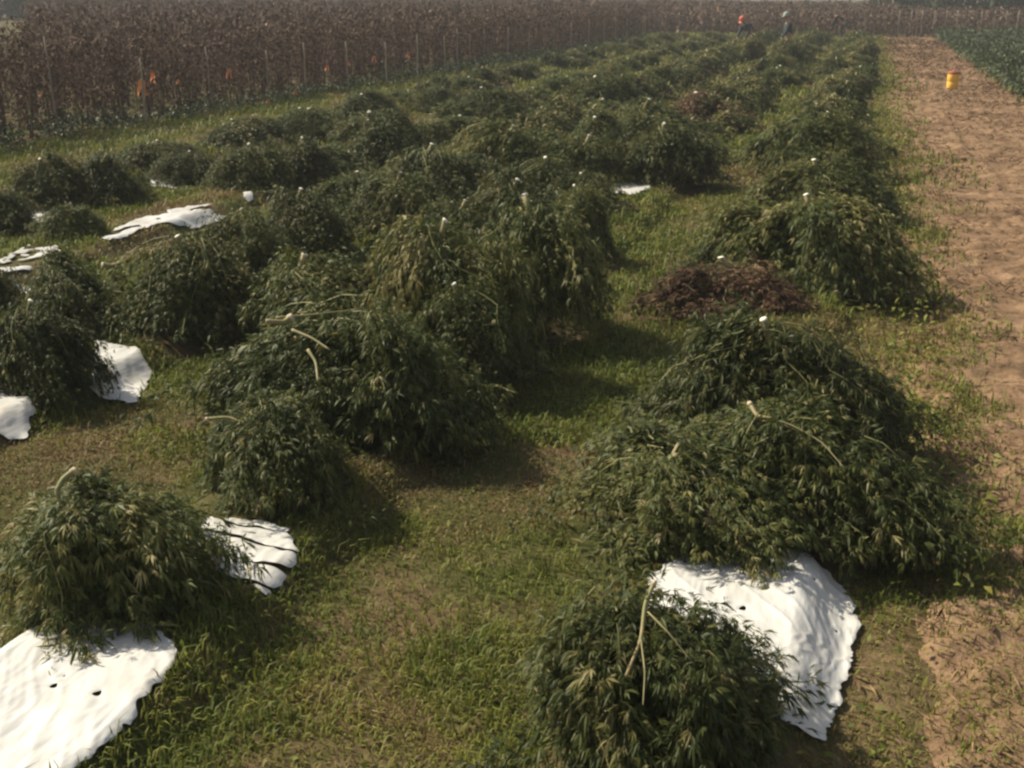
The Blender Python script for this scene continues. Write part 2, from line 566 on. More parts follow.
def hemp_geo(seed, n_branch, nodes, fan, leaf, R0=0.6, H0=0.62, width=0.135, lean=0.5, asp=1.0):
    """one cut plant lying with its butt up: stem, drooping branches, hanging leaf fans. returns dict of meshes"""
    rs = np.random.RandomState(seed)
    lob = rs.uniform(0, 6.28, 3)
    az_lean = 0.0
    ncl = 17
    c0 = rs.uniform(-0.26, 0.26, 2) * R0
    wk = rs.normal(0, 1, (4, 3)); wk = unit(wk) * rs.uniform(9, 22, (4, 1)); wp = rs.uniform(0, 6.28, 4); wd = unit(rs.normal(0, 1, (4, 3))) * 0.026
    # stem: from the pale cut end above the crown down into the heap
    top = np.array((-0.12 * lean, 0.0, H0 + 0.03))
    stem = np.array([top, top + (0.03, 0.01, -0.07), top + (0.10, 0.0, -0.17), (0.12, 0.02, H0 * 0.50), (0.26, 0.02, H0 * 0.30), (0.38, 0.0, 0.08)])
    stem[:, :2] += np.concatenate([[0.0], [0.0], [0.0], [0.2], [0.5], [0.7]])[:, None] * -c0 + c0
    tb = Tubes(); tb.tube(stem, [0.020, 0.021, 0.021, 0.018, 0.014, 0.009], 8, cap=True)
    tc = Tubes()
    dirn = unit((stem[0] - stem[1])[None])[0]
    tc.tube([stem[0] - dirn * 0.004, stem[0] + dirn * 0.006], [0.021, 0.020], 10)
    tw = Tubes()
    bases, dirs, lens, wids, tints, drs = [], [], [], [], [], []
    c_az = rs.uniform(0, 2 * math.pi, ncl)
    c_k = rs.uniform(0.55, 1.12, ncl)
    c_h = rs.uniform(0.64, 1.05, ncl)
    c_pw = rs.uniform(1.0, 2.6, ncl)
    c_t = rs.normal(0.38, 0.11, ncl) + (rs.rand(ncl) < 0.14) * rs.uniform(0.15, 0.38, ncl)
    c_end = rs.uniform(0.7, 1.05, ncl)
    for b in range(n_branch):
        ci = rs.randint(ncl)
        loose = rs.rand() < 0.3
        a = c_az[ci] + rs.normal(0, 0.22) if not loose else rs.uniform(0, 2 * math.pi)
        k = c_k[ci] * rs.uniform(0.8, 1.06) if not loose else rs.uniform(0.5, 1.05)
        Ra = R0 * (1 + 0.14 * math.sin(a + lob[0]) + 0.10 * math.sin(2 * a + lob[1]) + 0.08 * math.sin(5 * a + lob[2]))
        hk = (c_h[ci] if not loose else rs.uniform(0.6, 1.0)) * rs.uniform(0.82, 1.05)
        pw = c_pw[ci] * rs.uniform(0.85, 1.15)
        tend = c_end[ci] * rs.uniform(0.8, 1.05)
        if loose and rs.rand() < 0.35:      # a frond sprawling past the foot of the heap
            k = rs.uniform(0.95, 1.28); hk = rs.uniform(0.35, 0.75); pw = rs.uniform(0.8, 1.5)
        t = np.linspace(0.03, tend, 9)
        r = Ra * k * t ** 0.8
        z = np.maximum(H0 * hk * (1 - t ** pw), 0) + 0.03
        z = z + np.cumsum(rs.normal(0, 0.012, 9))
        wig = np.cumsum(rs.normal(0, 0.10, 9))
        aa = a + wig * t
        P = np.stack([r * np.cos(aa), r * np.sin(aa), z], 1)
        P[:, :2] += (c0 + rs.normal(0, 0.10, 2) * R0)[None] * ((1 - t)[:, None])
        P[:, 0] *= asp; P[:, 1] /= asp
        P = P + np.sin(P @ wk.T + wp) @ wd
        P[:, 2] = np.maximum(P[:, 2], 0.02)
        if rs.rand() < 0.32:
            tw.tube(P[1:], np.linspace(0.0045, 0.0018, 8), 4, cap=False)
        # nodes along the branch
        tn = rs.uniform(0.0, 0.999, nodes) ** 0.62 * 8
        i0 = np.clip(tn.astype(int), 0, 7); fr = (tn - i0)[:, None]
        Q = P[i0] * (1 - fr) + P[i0 + 1] * fr
        T = unit(P[i0 + 1] - P[i0])
        outw = unit(np.stack([Q[:, 0], Q[:, 1], Q[:, 2] * 0.9 + 0.05], 1))
        side = unit(np.cross(T, outw))
        btint = c_t[ci] + rs.normal(0, 0.08)
        for s in (-1, 1):
            D = unit(T * rs.uniform(0.3, 1.0, (nodes, 1)) + side * s * rs.uniform(0.2, 0.9, (nodes, 1)) + outw * rs.uniform(-0.1, 0.55, (nodes, 1)) +
                     np.array((0, 0, -1.0)) * rs.uniform(-0.1, 0.7, (nodes, 1)) + rs.normal(0, 0.42, (nodes, 3)))
            B = Q + D * rs.uniform(0.01, 0.07, (nodes, 1)) + rs.normal(0, 0.018, (nodes, 3))
            fs = unit(np.cross(D, outw + rs.normal(0, 0.4, (nodes, 3))))
            L0 = leaf * rs.uniform(0.65, 1.25, nodes)
            tn0 = btint + rs.normal(0, 0.10, nodes) + (rs.rand(nodes) < 0.07) * rs.uniform(0.15, 0.5, nodes)
            for q in range(fan):
                ang = (q - (fan - 1) / 2) * (1.5 / max(fan - 1, 1)) + rs.normal(0, 0.12, nodes)
                d = unit(D * np.cos(ang)[:, None] + fs * np.sin(ang)[:, None])
                ll = L0 * (1 - 0.42 * np.abs(ang) / 0.9)
                bases.append(B); dirs.append(d); lens.append(ll); wids.append(ll * width * rs.uniform(0.8, 1.25, nodes))
                tints.append(tn0 + rs.normal(0, 0.05, nodes)); drs.append(rs.uniform(0.05, 0.5, nodes))
        # seed heads hanging at the branch tip: short dense leaflets
        nb = 18
        u = rs.uniform(0.72, 1.0, nb) * 8 * 0.999
        i0 = np.clip(u.astype(int), 0, 7); fr = (u - i0)[:, None]
        Q = P[i0] * (1 - fr) + P[i0 + 1] * fr
        D = unit(rs.normal(0, 1, (nb, 3)) + unit(P[-1] - P[-2]) * 1.0)
        bases.append(Q); dirs.append(D); lens.append(leaf * rs.uniform(0.3, 0.5, nb)); wids.append(leaf * 0.4 * rs.uniform(0.25, 0.4, nb))
        tints.append(0.62 + rs.normal(0, 0.1, nb)); drs.append(rs.uniform(0, 0.2, nb))
    base = np.concatenate(bases); d = np.concatenate(dirs); L = np.concatenate(lens); W = np.concatenate(wids)
    tint = np.clip(np.concatenate(tints), 0, 1); dr = np.concatenate(drs)
    base[:, 2] = np.maximum(base[:, 2], 0.03)
    v, f = leaflets(base, d, L, W, np.tile((0.0, 0.0, 1.0), (len(base), 1)) + rs.normal(0, 0.2, (len(base), 3)), dr, rs)
    v[:, 2] = np.maximum(v[:, 2], 0.012 + 0.02 * rs.rand(len(v)))
    return dict(leaf=(v, f, np.repeat(tint, 4)), stem=tb, cut=tc, twig=tw)


def hemp_protos(n, base_seed, leafmat, **kw):
    out = []
    for i in range(n):
        gmo = hemp_geo(base_seed + i, **kw)
        v, f, t = gmo['leaf']
        out.append((mesh_np('foliage', v, [f], [leafmat], tint=t), gmo['stem'].mesh('stem', M_STEM), gmo['cut'].mesh('cut_end', M_CUT, False),
                    gmo['twig'].mesh('branches', M_TWIG), (gmo, leafmat)))
    return out


def merged(p, bright=True):
    """the whole plant as one mesh, for plants too far off to show parts"""
    gmo, lm = p[4]
    v, f, t = gmo['leaf']
    vs_, fq, ft, mi_q, mi_t = [v], [], [f], [], [np.zeros(len(f), int)]
    n = len(v)
    for key, mi in ((('stem', 1), ('cut', 2)) if bright else (('stem', 1),)):
        T = gmo[key]
        for a in T.f:
            (fq if a.shape[1] == 4 else ft).append(a + n)
            (mi_q if a.shape[1] == 4 else mi_t).append(np.full(len(a), mi))
        vv = np.concatenate(T.v)
        vs_.append(vv); n += len(vv)
    V = np.concatenate(vs_)
    tint = np.zeros(len(V)); tint[:len(t)] = t
    return mesh_np('cut_hemp_plant', V, [np.concatenate(ft), np.concatenate(fq)], [lm, M_STEM, M_CUT], tint=tint,
                   mat_idx=np.concatenate(mi_t + mi_q))


PR_NEAR = hemp_protos(5, 100, M_LEAF, n_branch=230, nodes=20, fan=5, leaf=0.073, width=0.125)
PR_BIG = hemp_protos(6, 200, M_LEAF, n_branch=220, nodes=22, fan=5, leaf=0.055, width=0.17)
PR_WIDE = hemp_protos(5, 250, M_LEAF, n_branch=360, nodes=21, fan=5, leaf=0.070, width=0.135, R0=0.66, asp=1.26)
PR_FAR = hemp_protos(6, 300, M_LEAF, n_branch=120, nodes=10, fan=4, leaf=0.095, width=0.20)
PR_DEAD = hemp_protos(2, 400, M_DEADLEAF, n_branch=150, nodes=16, fan=4, leaf=0.065, width=0.2)
ME_FAR = [merged(p, i % 3 == 0) for i, p in enumerate(PR_FAR)]
GROUP = 'cut hemp plants heaped along the planting rows'
PLANT_SPOTS = []


def plant(loc, r, h, label, protos, idx, rz, group=GROUP, tilt=0.0, stem=True, el=1.0):
    p = protos[idx % len(protos)]
    R0 = 0.66 if protos is PR_WIDE else 0.6
    root = link('cut_hemp_plant', None, None, loc, rz, (r / R0 * el, r / R0 / el, h / 0.62))
    root.rotation_euler = (0, tilt, rz)
    tag(root, label, 'cut plant', group)
    link('foliage', p[0], root)
    if stem:
        st = link('stem', p[1], root)
        link('cut_end', p[2], st)
    link('branches', p[3], root)
    PLANT_SPOTS.append((loc[0], loc[1], r))
    return root


def plant_far(loc, r, h, label, idx, rz, group=GROUP):
    o = link('cut_hemp_plant', ME_FAR[idx % len(ME_FAR)], None, loc, rz, (r / 0.6, r / 0.6, h / 0.62))
    tag(o, label, 'cut plant', group)
    PLANT_SPOTS.append((loc[0], loc[1], r))
    return o


def solve(x0, x1, yt, yb, asp=1.0):
    """centre, radius and height of a heap standing on the ground from its outline in the photograph"""
    xm = (x0 + x1) / 2
    fx, fy = at(xm, yb, 0.03)
    d = math.hypot(fx, fy)
    r = 0.3
    for _ in range(6):
        cx, cyv = fx * (d + r * 0.85 / asp ** 2) / d, fy * (d + r * 0.85 / asp ** 2) / d
        depth = cx * V_F[0] + cyv * V_F[1] + (0.2 - CAM_H) * V_F[2]
        r = (x1 - x0) / 2 * depth / FPX
    rr = ray(xm, yt)
    t = (math.hypot(cx, cyv) + 0.12 * r) / math.hypot(rr[0], rr[1])
    h = CAM_H + rr[2] * t
    return cx, cyv, r / asp, h


HEAPS = [
    # x0, x1, ytop, ybase, label, protos, proto index, rz degrees
    (506, 824, 616, 842, 'nearest leafy heap with a bent pale stem, below the widest white plastic sheet', PR_NEAR, 0, 250),
    (552, 800, 440, 588, 'leafy heap just behind the widest white plastic sheet, left of the drooping pale fronds', PR_BIG, 0, 140),
    (596, 940, 420, 576, 'broad leafy heap with long pale drooping fronds at its crown, behind the widest white sheet', PR_WIDE, 0, 352),
    (634, 940, 330, 484, 'broad leafy heap with a white cut stem end, in front of the withered brown heap', PR_WIDE, 1, 8),
    (672, 800, 236, 296, 'low green heap tucked against the back of the withered brown heap', PR_BIG, 1, 60),
    (684, 918, 206, 306, 'tall broad heap directly behind the withered brown heap', PR_WIDE, 2, 352),
    (716, 902, 164, 228, 'second broad heap behind the withered brown heap, beside yellow green weeds', PR_WIDE, 3, 10),
    (732, 890, 118, 182, 'third broad heap behind the withered brown heap, grassy gap on its left', PR_WIDE, 4, 178),
    (-28, 250, 492, 672, 'leafy heap with a crooked stem pointing up, above the bottom corner white sheet', PR_NEAR, 2, 150),
    (182, 372, 416, 540, 'small dark leafy heap just behind the plastic torn into curved strips', PR_NEAR, 3, 120),
    (162, 486, 316, 472, 'widest leafy heap of the second row, crossed by a long pale bare stalk', PR_WIDE, 1, 186),
    (262, 420, 256, 372, 'leafy heap with a white cut end at its peak, behind the pale stalk heap', PR_BIG, 4, 170),
    (345, 556, 232, 378, 'broad heap with white cut stem ends along its sunlit top', PR_WIDE, 2, 172),
    (400, 520, 300, 412, 'low heap joining the pale stalk heap to the broad heap with white stem ends', PR_BIG, 5, 25),
    (540, 612, 196, 268, 'low heap at the right foot of the tall dark heap with the ragged hanging edge', PR_BIG, 4, 70),
    (430, 600, 208, 350, 'tall dark heap with ragged hanging edge over the middle grass alley', PR_BIG, 1, 300),
    (470, 590, 182, 262, 'sunlit heap behind the ragged hanging edge, middle row', PR_BIG, 2, 160),
    (548, 626, 180, 222, 'dark little heap whose foot hides a tiny white plastic flap', PR_BIG, 3, 45),
    (545, 645, 136, 196, 'left of the twin dark heaps behind the mid row white plastic patch', PR_BIG, 4, 210),
    (614, 730, 132, 196, 'right of the twin dark heaps, rounded and facing the grass gap', PR_BIG, 5, 80),
    (598, 700, 100, 150, 'sunlit heap directly behind the twin dark heaps', PR_BIG, 0, 130),
    (0, 122, 310, 415, 'round dark leafy heap at the left edge flanked by white plastic flaps', PR_BIG, 1, 170),
    (28, 150, 262, 350, 'pale green heap with bare twigs and a white cut end, behind the round dark heap', PR_BIG, 2, 150),
    (120, 262, 250, 356, 'wide dark heap between the bare twig heap and the heap with the pale stalk', PR_BIG, 3, 20),
    (186, 288, 220, 300, 'dark heap behind the wide dark heap, below the slanting plastic strip', PR_BIG, 4, 0),
    (268, 372, 196, 268, 'leafy heap with a single white stem dot, right of the slanting plastic strip', PR_BIG, 5, 160),
    (350, 452, 175, 246, 'low sunlit heap left of the heap with white dots, second row from stakes side', PR_BIG, 0, 190),
    (390, 500, 150, 214, 'dark heap with two small white stem dots above it', PR_BIG, 1, 170),
    (465, 570, 128, 190, 'dark long heap behind the two white stem dots', PR_BIG, 2, 200),
    (32, 106, 212, 250, 'small isolated dome heap on bright grass between white plastic patches', PR_NEAR, 3, 30),
    (-60, 26, 248, 312, 'heap cut by the left edge beside the crumpled plastic patch', PR_BIG, 3, 190),
    (208, 290, 152, 200, 'dark heap on bright grass above the slanting plastic strip', PR_BIG, 4, 30),
    (276, 350, 140, 192, 'heap right of the dark heap above the slanting plastic strip', PR_BIG, 5, 110),
    (330, 440, 112, 168, 'wide dark heap in the fourth row, below the line of stakes', PR_BIG, 0, 80),
    (-50, 30, 190, 236, 'dark heap at the left edge beside the narrow dull plastic strip', PR_BIG, 1, 30),
    (10, 84, 162, 212, 'left part of the dark pair behind the narrow dull plastic strip', PR_BIG, 2, 60),
    (70, 148, 154, 206, 'right part of the dark pair behind the narrow dull plastic strip', PR_BIG, 3, 200),
    (138, 202, 142, 178, 'small dark heap above the small white plastic scrap', PR_BIG, 4, 140),
    (236, 350, 262, 345, 'shaded heap filling the row between the wide dark heap and the white peaked heap', PR_BIG, 0, 250),
    (500, 600, 160, 220, 'heap in the middle of the row, behind the heap with the hidden white flap', PR_BIG, 1, 80),
    (560, 650, 120, 168, 'low heap left of the sunlit heap behind the twin dark heaps', PR_BIG, 2, 100),
    (690, 790, 268, 318, 'low leafy heap half hidden behind the withered brown heap', PR_BIG, 3, 230),
    (420, 520, 200, 262, 'low sunlit heap between the three white stem ends and the row behind', PR_BIG, 4, 210),
    (300, 400, 178, 232, 'shaded heap between the single white dot heap and the fourth row', PR_BIG, 5, 20),
    (560, 650, 80, 122, 'sunlit low heap in the third row, left of the rusty topped heap', PR_BIG, 0, 60),
    (440, 520, 92, 128, 'small dark dome heap near the stakes end of the fourth row', PR_BIG, 1, 10),
    (262, 334, 112, 142, 'dark low heap right of the small low heap close to the stakes', PR_BIG, 1, 40),
    (336, 402, 96, 126, 'low heap close to the crop edge below the stake with the crossing ribbon', PR_BIG, 2, 90),
    (412, 470, 88, 112, 'low heap at the crop edge below the eighth stake', PR_BIG, 3, 200),
    (150, 216, 152, 186, 'shaded heap between the small far heap and the dark heap above the slanting strip', PR_BIG, 4, 20),
    (212, 262, 124, 150, 'small low heap on bright grass close to the stakes', PR_BIG, 5, 70),
]
rnd = random.Random(11)
M_PALE_STEM = simple('pale_bare_stalk', (0.17, 0.17, 0.07), 0.6, 14, (0.30, 0.25, 0.13), stretch=(1, 1, 0.3))
OWN_STEM = {
    'leafy heap just behind the widest white plastic sheet, left of the drooping pale fronds':
        [('stem', [(680, 442, -0.05), (674, 452, -0.12), (664, 470, -0.25)], 0.010)],
    'small dark leafy heap just behind the plastic torn into curved strips':
        [('stem', [(207, 419, 0.0), (228, 417, -0.05), (246, 424, -0.15)], 0.011)],
    'nearest leafy heap with a bent pale stem, below the widest white plastic sheet': [('stem', [(654, 583, 0.0), (645, 604, -0.12), (641, 640, -0.34), (626, 676, -0.60)], 0.0095),
                  ('bare_branch', [(648, 612, -0.22), (668, 632, -0.36), (692, 662, -0.46)], 0.0032),
                  ('bare_branch', [(641, 640, -0.36), (645, 672, -0.60), (643, 705, -0.85)], 0.0034)],
    'broad leafy heap with long pale drooping fronds at its crown, behind the widest white sheet': [('stem', [(750, 404, -0.05), (757, 416, -0.15), (772, 418, -0.2)], 0.012),
                  ('bare_branch', [(760, 416, -0.14), (790, 424, -0.2), (822, 442, -0.3), (846, 470, -0.45)], 0.0045)],
    'leafy heap with a crooked stem pointing up, above the bottom corner white sheet': [('stem', [(74, 471, 0.05), (63, 479, 0.0), (56, 492, -0.05), (66, 512, -0.1), (100, 530, -0.1)], 0.015)],
    'widest leafy heap of the second row, crossed by a long pale bare stalk': [('stem', [(291, 318, -0.05), (284, 323, -0.08), (266, 321, -0.1)], 0.020),
                   ('bare_branch', [(276, 318, -0.05), (312, 315, 0.02), (362, 309, 0.12)], 0.008),
                   ('bare_branch', [(292, 330, -0.15), (312, 338, -0.28), (330, 350, -0.42)], 0.008),
                   ('bare_branch', [(308, 350, -0.35), (316, 362, -0.46), (318, 382, -0.66)], 0.009)],
    'pale green heap with bare twigs and a white cut end, behind the round dark heap': [('stem', [(103, 265, 0.0), (112, 266, 0.0), (120, 263, 0.05)], 0.022),
                   ('bare_branch', [(104, 281, -0.1), (112, 292, -0.2), (130, 293, -0.22), (160, 302, -0.25)], 0.012)],
}
for x0, x1, yt, yb, lab, pr, ix, rzd in HEAPS:
    cx, cyv, r, h = solve(x0, x1, yt, yb, 1.26 if pr is PR_WIDE else 1.0)
    h = max(0.32, min(h, 0.95))
    own = lab in OWN_STEM
    el = rnd.uniform(1.0, 1.14) if pr is not PR_WIDE else 1.0
    pl = plant((cx, cyv, gz1(cx, cyv) * 0.5), r * (1.10 if pr is PR_BIG else 1.0), h * (1.06 if pr is PR_NEAR else 1.0), lab, pr, ix, R(rzd), tilt=rnd.uniform(-0.10, 0.10), stem=not own, el=el)
    if own:
        M = Matrix.LocRotScale(pl.location, pl.rotation_euler, pl.scale).inverted()
        d0 = math.hypot(cx, cyv)
        for nm, pts, rad in OWN_STEM[lab]:
            W = []
            for (qx, qy, off) in pts:
                rr = ray(qx, qy)
                t = (d0 + off * r) / math.hypot(rr[0], rr[1])
                W.append(tuple(M @ Vector((rr[0] * t, rr[1] * t, CAM_H + rr[2] * t))))
            # smooth the bends
            W = np.array(W)
            u = np.linspace(0, len(W) - 1, 4 * len(W))
            Wi = np.stack([np.interp(u, np.arange(len(W)), W[:, i]) for i in range(3)], 1)
            Wi[1:-1] = 0.25 * Wi[:-2] + 0.5 * Wi[1:-1] + 0.25 * Wi[2:]
            Tb = Tubes()
            Tb.tube(Wi, np.linspace(rad, rad * 0.55, len(Wi)), 8)
            st = link(nm, Tb.mesh(nm, M_STEM if nm == 'stem' else M_PALE_STEM), pl)
            if nm == 'stem':
                e = unit((Wi[0] - Wi[1])[None])[0]
                Tc = Tubes()
                Tc.tube([Wi[0] - e * 0.012, Wi[0] + e * 0.01], [rad * 1.12, rad * 1.0], 10)
                link('cut_end', Tc.mesh('cut_end', M_CUT_BROWN, False), st)

# withered brown heap
cx, cyv, r, h = solve(648, 826, 270, 334)
dp = plant((cx, cyv, 0.04), r * 0.85, max(h * 1.2, 0.36), 'withered brown heap of dry plants in the row beside the track', PR_DEAD, 0, R(8), el=1.3)
cx, cyv, r, h = solve(648, 772, 66, 132)
plant((cx, cyv, 0.02), r * 0.9, 0.62, 'rusty brown topped heap far along the second row from the track', PR_DEAD, 1, R(60))

# low piles that close the rows between the larger heaps
for ri, y0, y1, txt in ((1, 11.4, 23, 'low pile filling a gap between larger heaps in the second row from the dirt track'),
                        (2, 11.5, 19.5, 'low pile filling a gap between larger heaps in the third row from the dirt track'),
                        (3, 15.8, 18.5, 'low pile filling a gap between larger heaps in the fourth row from the dirt track'),
                        (4, 15.0, 19.0, 'low pile filling a gap between larger heaps in the row beside the crop')):
    y = y0
    while y < y1:
        if any(math.hypot(ROWS[ri] - sum(p[0] for p in q) / len(q), y + 0.5 - sum(p[1] for p in q) / len(q)) < 1.15 for q in FILM_POLYS):
            y += 0.6
            continue
        plant_far((ROWS[ri] + rnd.uniform(-0.3, 0.3), y, 0.02), rnd.uniform(0.55, 0.75), rnd.uniform(0.30, 0.44), txt, rnd.randrange(6), rnd.uniform(0, 6.28),
                  'low piles in ' + txt[txt.index('in the') + 3:])
        y += rnd.uniform(1.0, 1.5)
# far runs of the rows
ROW_TXT = ('the row beside the dirt track', 'the second row from the dirt track', 'the third row from the dirt track',
           'the fourth row from the dirt track', 'the row nearest the brown standing crop')
starts = (18.0, 23.0, 19.5, 18.5, 19.0)
for ri, rx in enumerate(ROWS):
    y = starts[ri]
    while y < 66:
        far = y > 30
        x = rx + rnd.uniform(-0.35, 0.35)
        r = rnd.uniform(0.54, 0.86) * (0.95 if ri > 2 else 1.0)
        h = rnd.uniform(0.42, 0.70) * (0.72 if ri > 2 else 1.0)
        lab = ('far' if far else 'middle') + ' cut plants in a continuous run, ' + ROW_TXT[ri]
        lab = ('dark cut heap in the far run of ' if far else 'dark cut heap in the middle run of ') + ROW_TXT[ri]
        skip = ri > 2 and rnd.random() < 0.06
        if not skip:
            plant_far((x, y, 0.03), r, h, lab, rnd.randrange(6), rnd.uniform(0, 6.28),
                      ('far' if far else 'middle') + ' run of cut plants in ' + ROW_TXT[ri])
        y += rnd.uniform(0.95, 1.5) * (1 + (y - 18) / 110)

# long bare pale stalk lying over the large heap
# ------------------------------------------------------------------ grass and litter (nobody could count them)
film_np = FILM_POLYS


def grass_band(y0, y1, dens, hgt, wid, seed):
    rs = np.random.RandomState(seed)
    xl0, xr0 = -13.6, 5.6
    yw = (y1 - y0)
    n = int((xr0 - xl0) * yw * dens)
    x = rs.uniform(xl0, xr0, n); y = rs.uniform(y0, y1, n)
    # keep what stands in or near the view wedge
    left = -0.80 * y - 1.2
    right = 0.24 * y + 1.2
    k = (x > left) & (x < right)
    # density by patches; thin on the track and on the beds
    pn = fbm(x * 1.3, y * 1.3, 3)
    p = 0.38 + 1.0 * smooth(0.33, 0.55, pn)
    tl = TRACK_L + 0.28 * (fbm(y * 0.9, y * 0 + 3, 3) - 0.5) * 2
    ontrack = smooth(-0.02, 0.72, x - tl + 0.5 * (fbm(x * 3, y * 3 + 5, 2) - 0.5)) * (1 - smooth(-0.25, 0.2, x - TRACK_R))
    weedy = smooth(0.50, 0.68, fbm(x * 0.8 + 9, y * 0.8, 3)) * 0.25
    nearcorner = (1 - smooth(4.2, 5.2, y + 1.6 * (fbm(x * 2, y * 2, 3) - 0.5))) * (0.35 + 0.65 * smooth(0.36, 0.56, fbm(x * 3 + 7, y * 3, 3)))
    p = p * (1 - ontrack) + ontrack * np.maximum(weedy * (1 - smooth(0.7, 1.5, x - tl)), nearcorner)
    k &= rs.rand(n) < p
    x, y = x[k], y[k]
    k = np.ones(len(x), bool)
    for poly in film_np:
        k &= ~in_poly(x, y, poly)
    for (hx, hy, hr) in PLANT_SPOTS:
        if y0 - 1.5 < hy < y1 + 1.5:
            k &= np.hypot(x - hx, y - hy) > hr * 0.8
    x, y = x[k], y[k]
    n = len(x)
    lush = fbm(x * 0.7 + 30, y * 0.7, 4)
    dry = smooth(0.50, 0.66, lush)
    hh = 0.8 * hgt * rs.gamma(4.0, 0.25, n) * (0.55 + 0.9 * fbm(x * 2.2, y * 2.2 + 70, 2)) * (1.1 - 0.45 * dry)
    dry = dry * (1 - 0.6 * smooth(0.0, 0.4, x))
    tint = np.clip(0.26 + 0.44 * dry + 0.35 * (fbm(x * 4.5, y * 4.5 + 9, 3) - 0.5) + rs.normal(0, 0.10, n) + (rs.rand(n) < 0.04) * 0.3, 0, 1)
    a = rs.uniform(0, 6.28, n)
    lean = rs.uniform(0.15, 1.0, n)
    dx, dy = np.cos(a) * lean, np.sin(a) * lean
    ww = wid * rs.uniform(0.6, 1.4, n) * 0.5
    px, py = -np.sin(a) * ww, np.cos(a) * ww
    z = np.where(x > TRACK_L - 0.3, np.maximum(track_h(x, y), ground_h(x, y)), gz(x, y)) - 0.008
    v = np.empty((n, 5, 3))
    v[:, 0] = np.stack([x - px, y - py, z], 1)
    v[:, 1] = np.stack([x + px, y + py, z], 1)
    mx, my, mz = x + dx * hh * 0.35, y + dy * hh * 0.35, z + hh * 0.62
    v[:, 2] = np.stack([mx + px * 0.9, my + py * 0.9, mz], 1)
    v[:, 3] = np.stack([mx - px * 0.9, my - py * 0.9, mz], 1)
    v[:, 4] = np.stack([x + dx * hh, y + dy * hh, z + hh * (1.0 - 0.45 * lean)], 1)
    i = np.arange(n) * 5
    return v.reshape(-1, 3), np.stack([i, i + 1, i + 2, i + 3], 1), np.stack([i + 3, i + 2, i + 4], 1), np.repeat(tint, 5)


VV, QQ, TT, NN, off = [], [], [], [], 0
for args in ((2.0, 5.5, 8500, 0.046, 0.0055, 1), (5.5, 9.5, 4200, 0.055, 0.0075, 2), (9.5, 16, 1500, 0.07, 0.012, 3), (16, 30, 450, 0.09, 0.02, 4),
             (30, 74, 90, 0.12, 0.04, 5)):
    v, q, t3, tn = grass_band(*args)
    VV.append(v); QQ.append(q + off); TT.append(t3 + off); NN.append(tn); off += len(v)
gm = mesh_np('grass', np.concatenate(VV), [np.concatenate(QQ), np.concatenate(TT)], [M_GRASS], tint=np.concatenate(NN))
go = link('grass', gm)
tag(go, 'short patchy green and browning grass growing in the alleys between the rows', 'grass', kind='stuff')


def litter(name, n, xr, yr, Lr, tintr, m, label, cat, seed, dens=None, zf=None, wr=0.1, flat=0.25):
    rs = np.random.RandomState(seed)
    x = rs.uniform(*xr, n); y = yr[0] + (yr[1] - yr[0]) * rs.rand(n) ** 1.7
    if dens is not None:
        k = rs.rand(n) < dens(x, y)
        x, y = x[k], y[k]
    k = np.ones(len(x), bool)
    for poly in FILM_POLYS:
        k &= ~(in_poly(x, y, poly) & (rs.rand(len(x)) < (0.99 if name == 'weeds' else 0.93)))
    x, y = x[k], y[k]
    n = len(x)
    z = (zf or gz)(x, y) + 0.012 + 0.02 * (np.abs(x) * 0)
    a = rs.uniform(0, 6.28, n)
    d = unit(np.stack([np.cos(a), np.sin(a), rs.uniform(-0.05, flat, n)], 1))
    L = rs.uniform(*Lr, n) * (0.7 + y / 30)
    v, f = leaflets(np.stack([x, y, z], 1), d, L, L * wr, np.tile((0.0, 0.0, 1.0), (n, 1)), rs.uniform(0, 0.1, n), rs)
    t = np.clip(rs.uniform(*tintr, n), 0, 1)
    o = link(name, mesh_np(name, v, [f], [m], tint=np.repeat(t, 4)))
    return tag(o, label, cat, kind='stuff')


litter('weeds', 42000, (-12.5, 1.0), (2.2, 30), (0.02, 0.06), (0.0, 0.55), M_GRASS, 'small broad leaved weeds scattered in the grass alleys', 'weeds', 41,
       dens=lambda x, y: smooth(0.44, 0.62, fbm(x * 1.1 + 60, y * 1.1, 3)) * ((x > -0.8 * y - 1)) * (x < 0.75), wr=0.45, flat=1.3)
litter('dry_litter', 9000, (-12.5, 1.0), (2.2, 26), (0.03, 0.13), (0.5, 1.15), M_DEADLEAF, 'dry brown stalk litter scattered over the grass alleys', 'litter', 43,
       dens=lambda x, y: smooth(0.42, 0.62, fbm(x * 0.7 + 30, y * 0.7, 4)) * (x > -0.8 * y - 1), wr=0.07)
litter('dry_weeds', 60000, (0.4, 3.8), (3.2, 70), (0.03, 0.12), (0.1, 0.85), M_DEADLEAF, 'dry brown weeds and trash strewn over the dirt track', 'weeds', 47,
       dens=lambda x, y: smooth(0.48, 0.62, fbm(x * 0.9 + 3, y * 2.6 + 11, 4)), zf=track_h, wr=0.13, flat=0.8)

litter('straw_litter', 16000, (0.3, 3.8), (3.2, 60), (0.04, 0.14), (0.75, 1.0), M_DEADLEAF, 'pale straw bits strewn over the dirt track', 'litter', 49,
       dens=lambda x, y: 0.25 + 0.75 * smooth(0.45, 0.6, fbm(x * 1.4 + 30, y * 2.2 + 1, 3)), zf=track_h, wr=0.09, flat=0.25)

# ------------------------------------------------------------------ brown standing crop on the left and across the far end


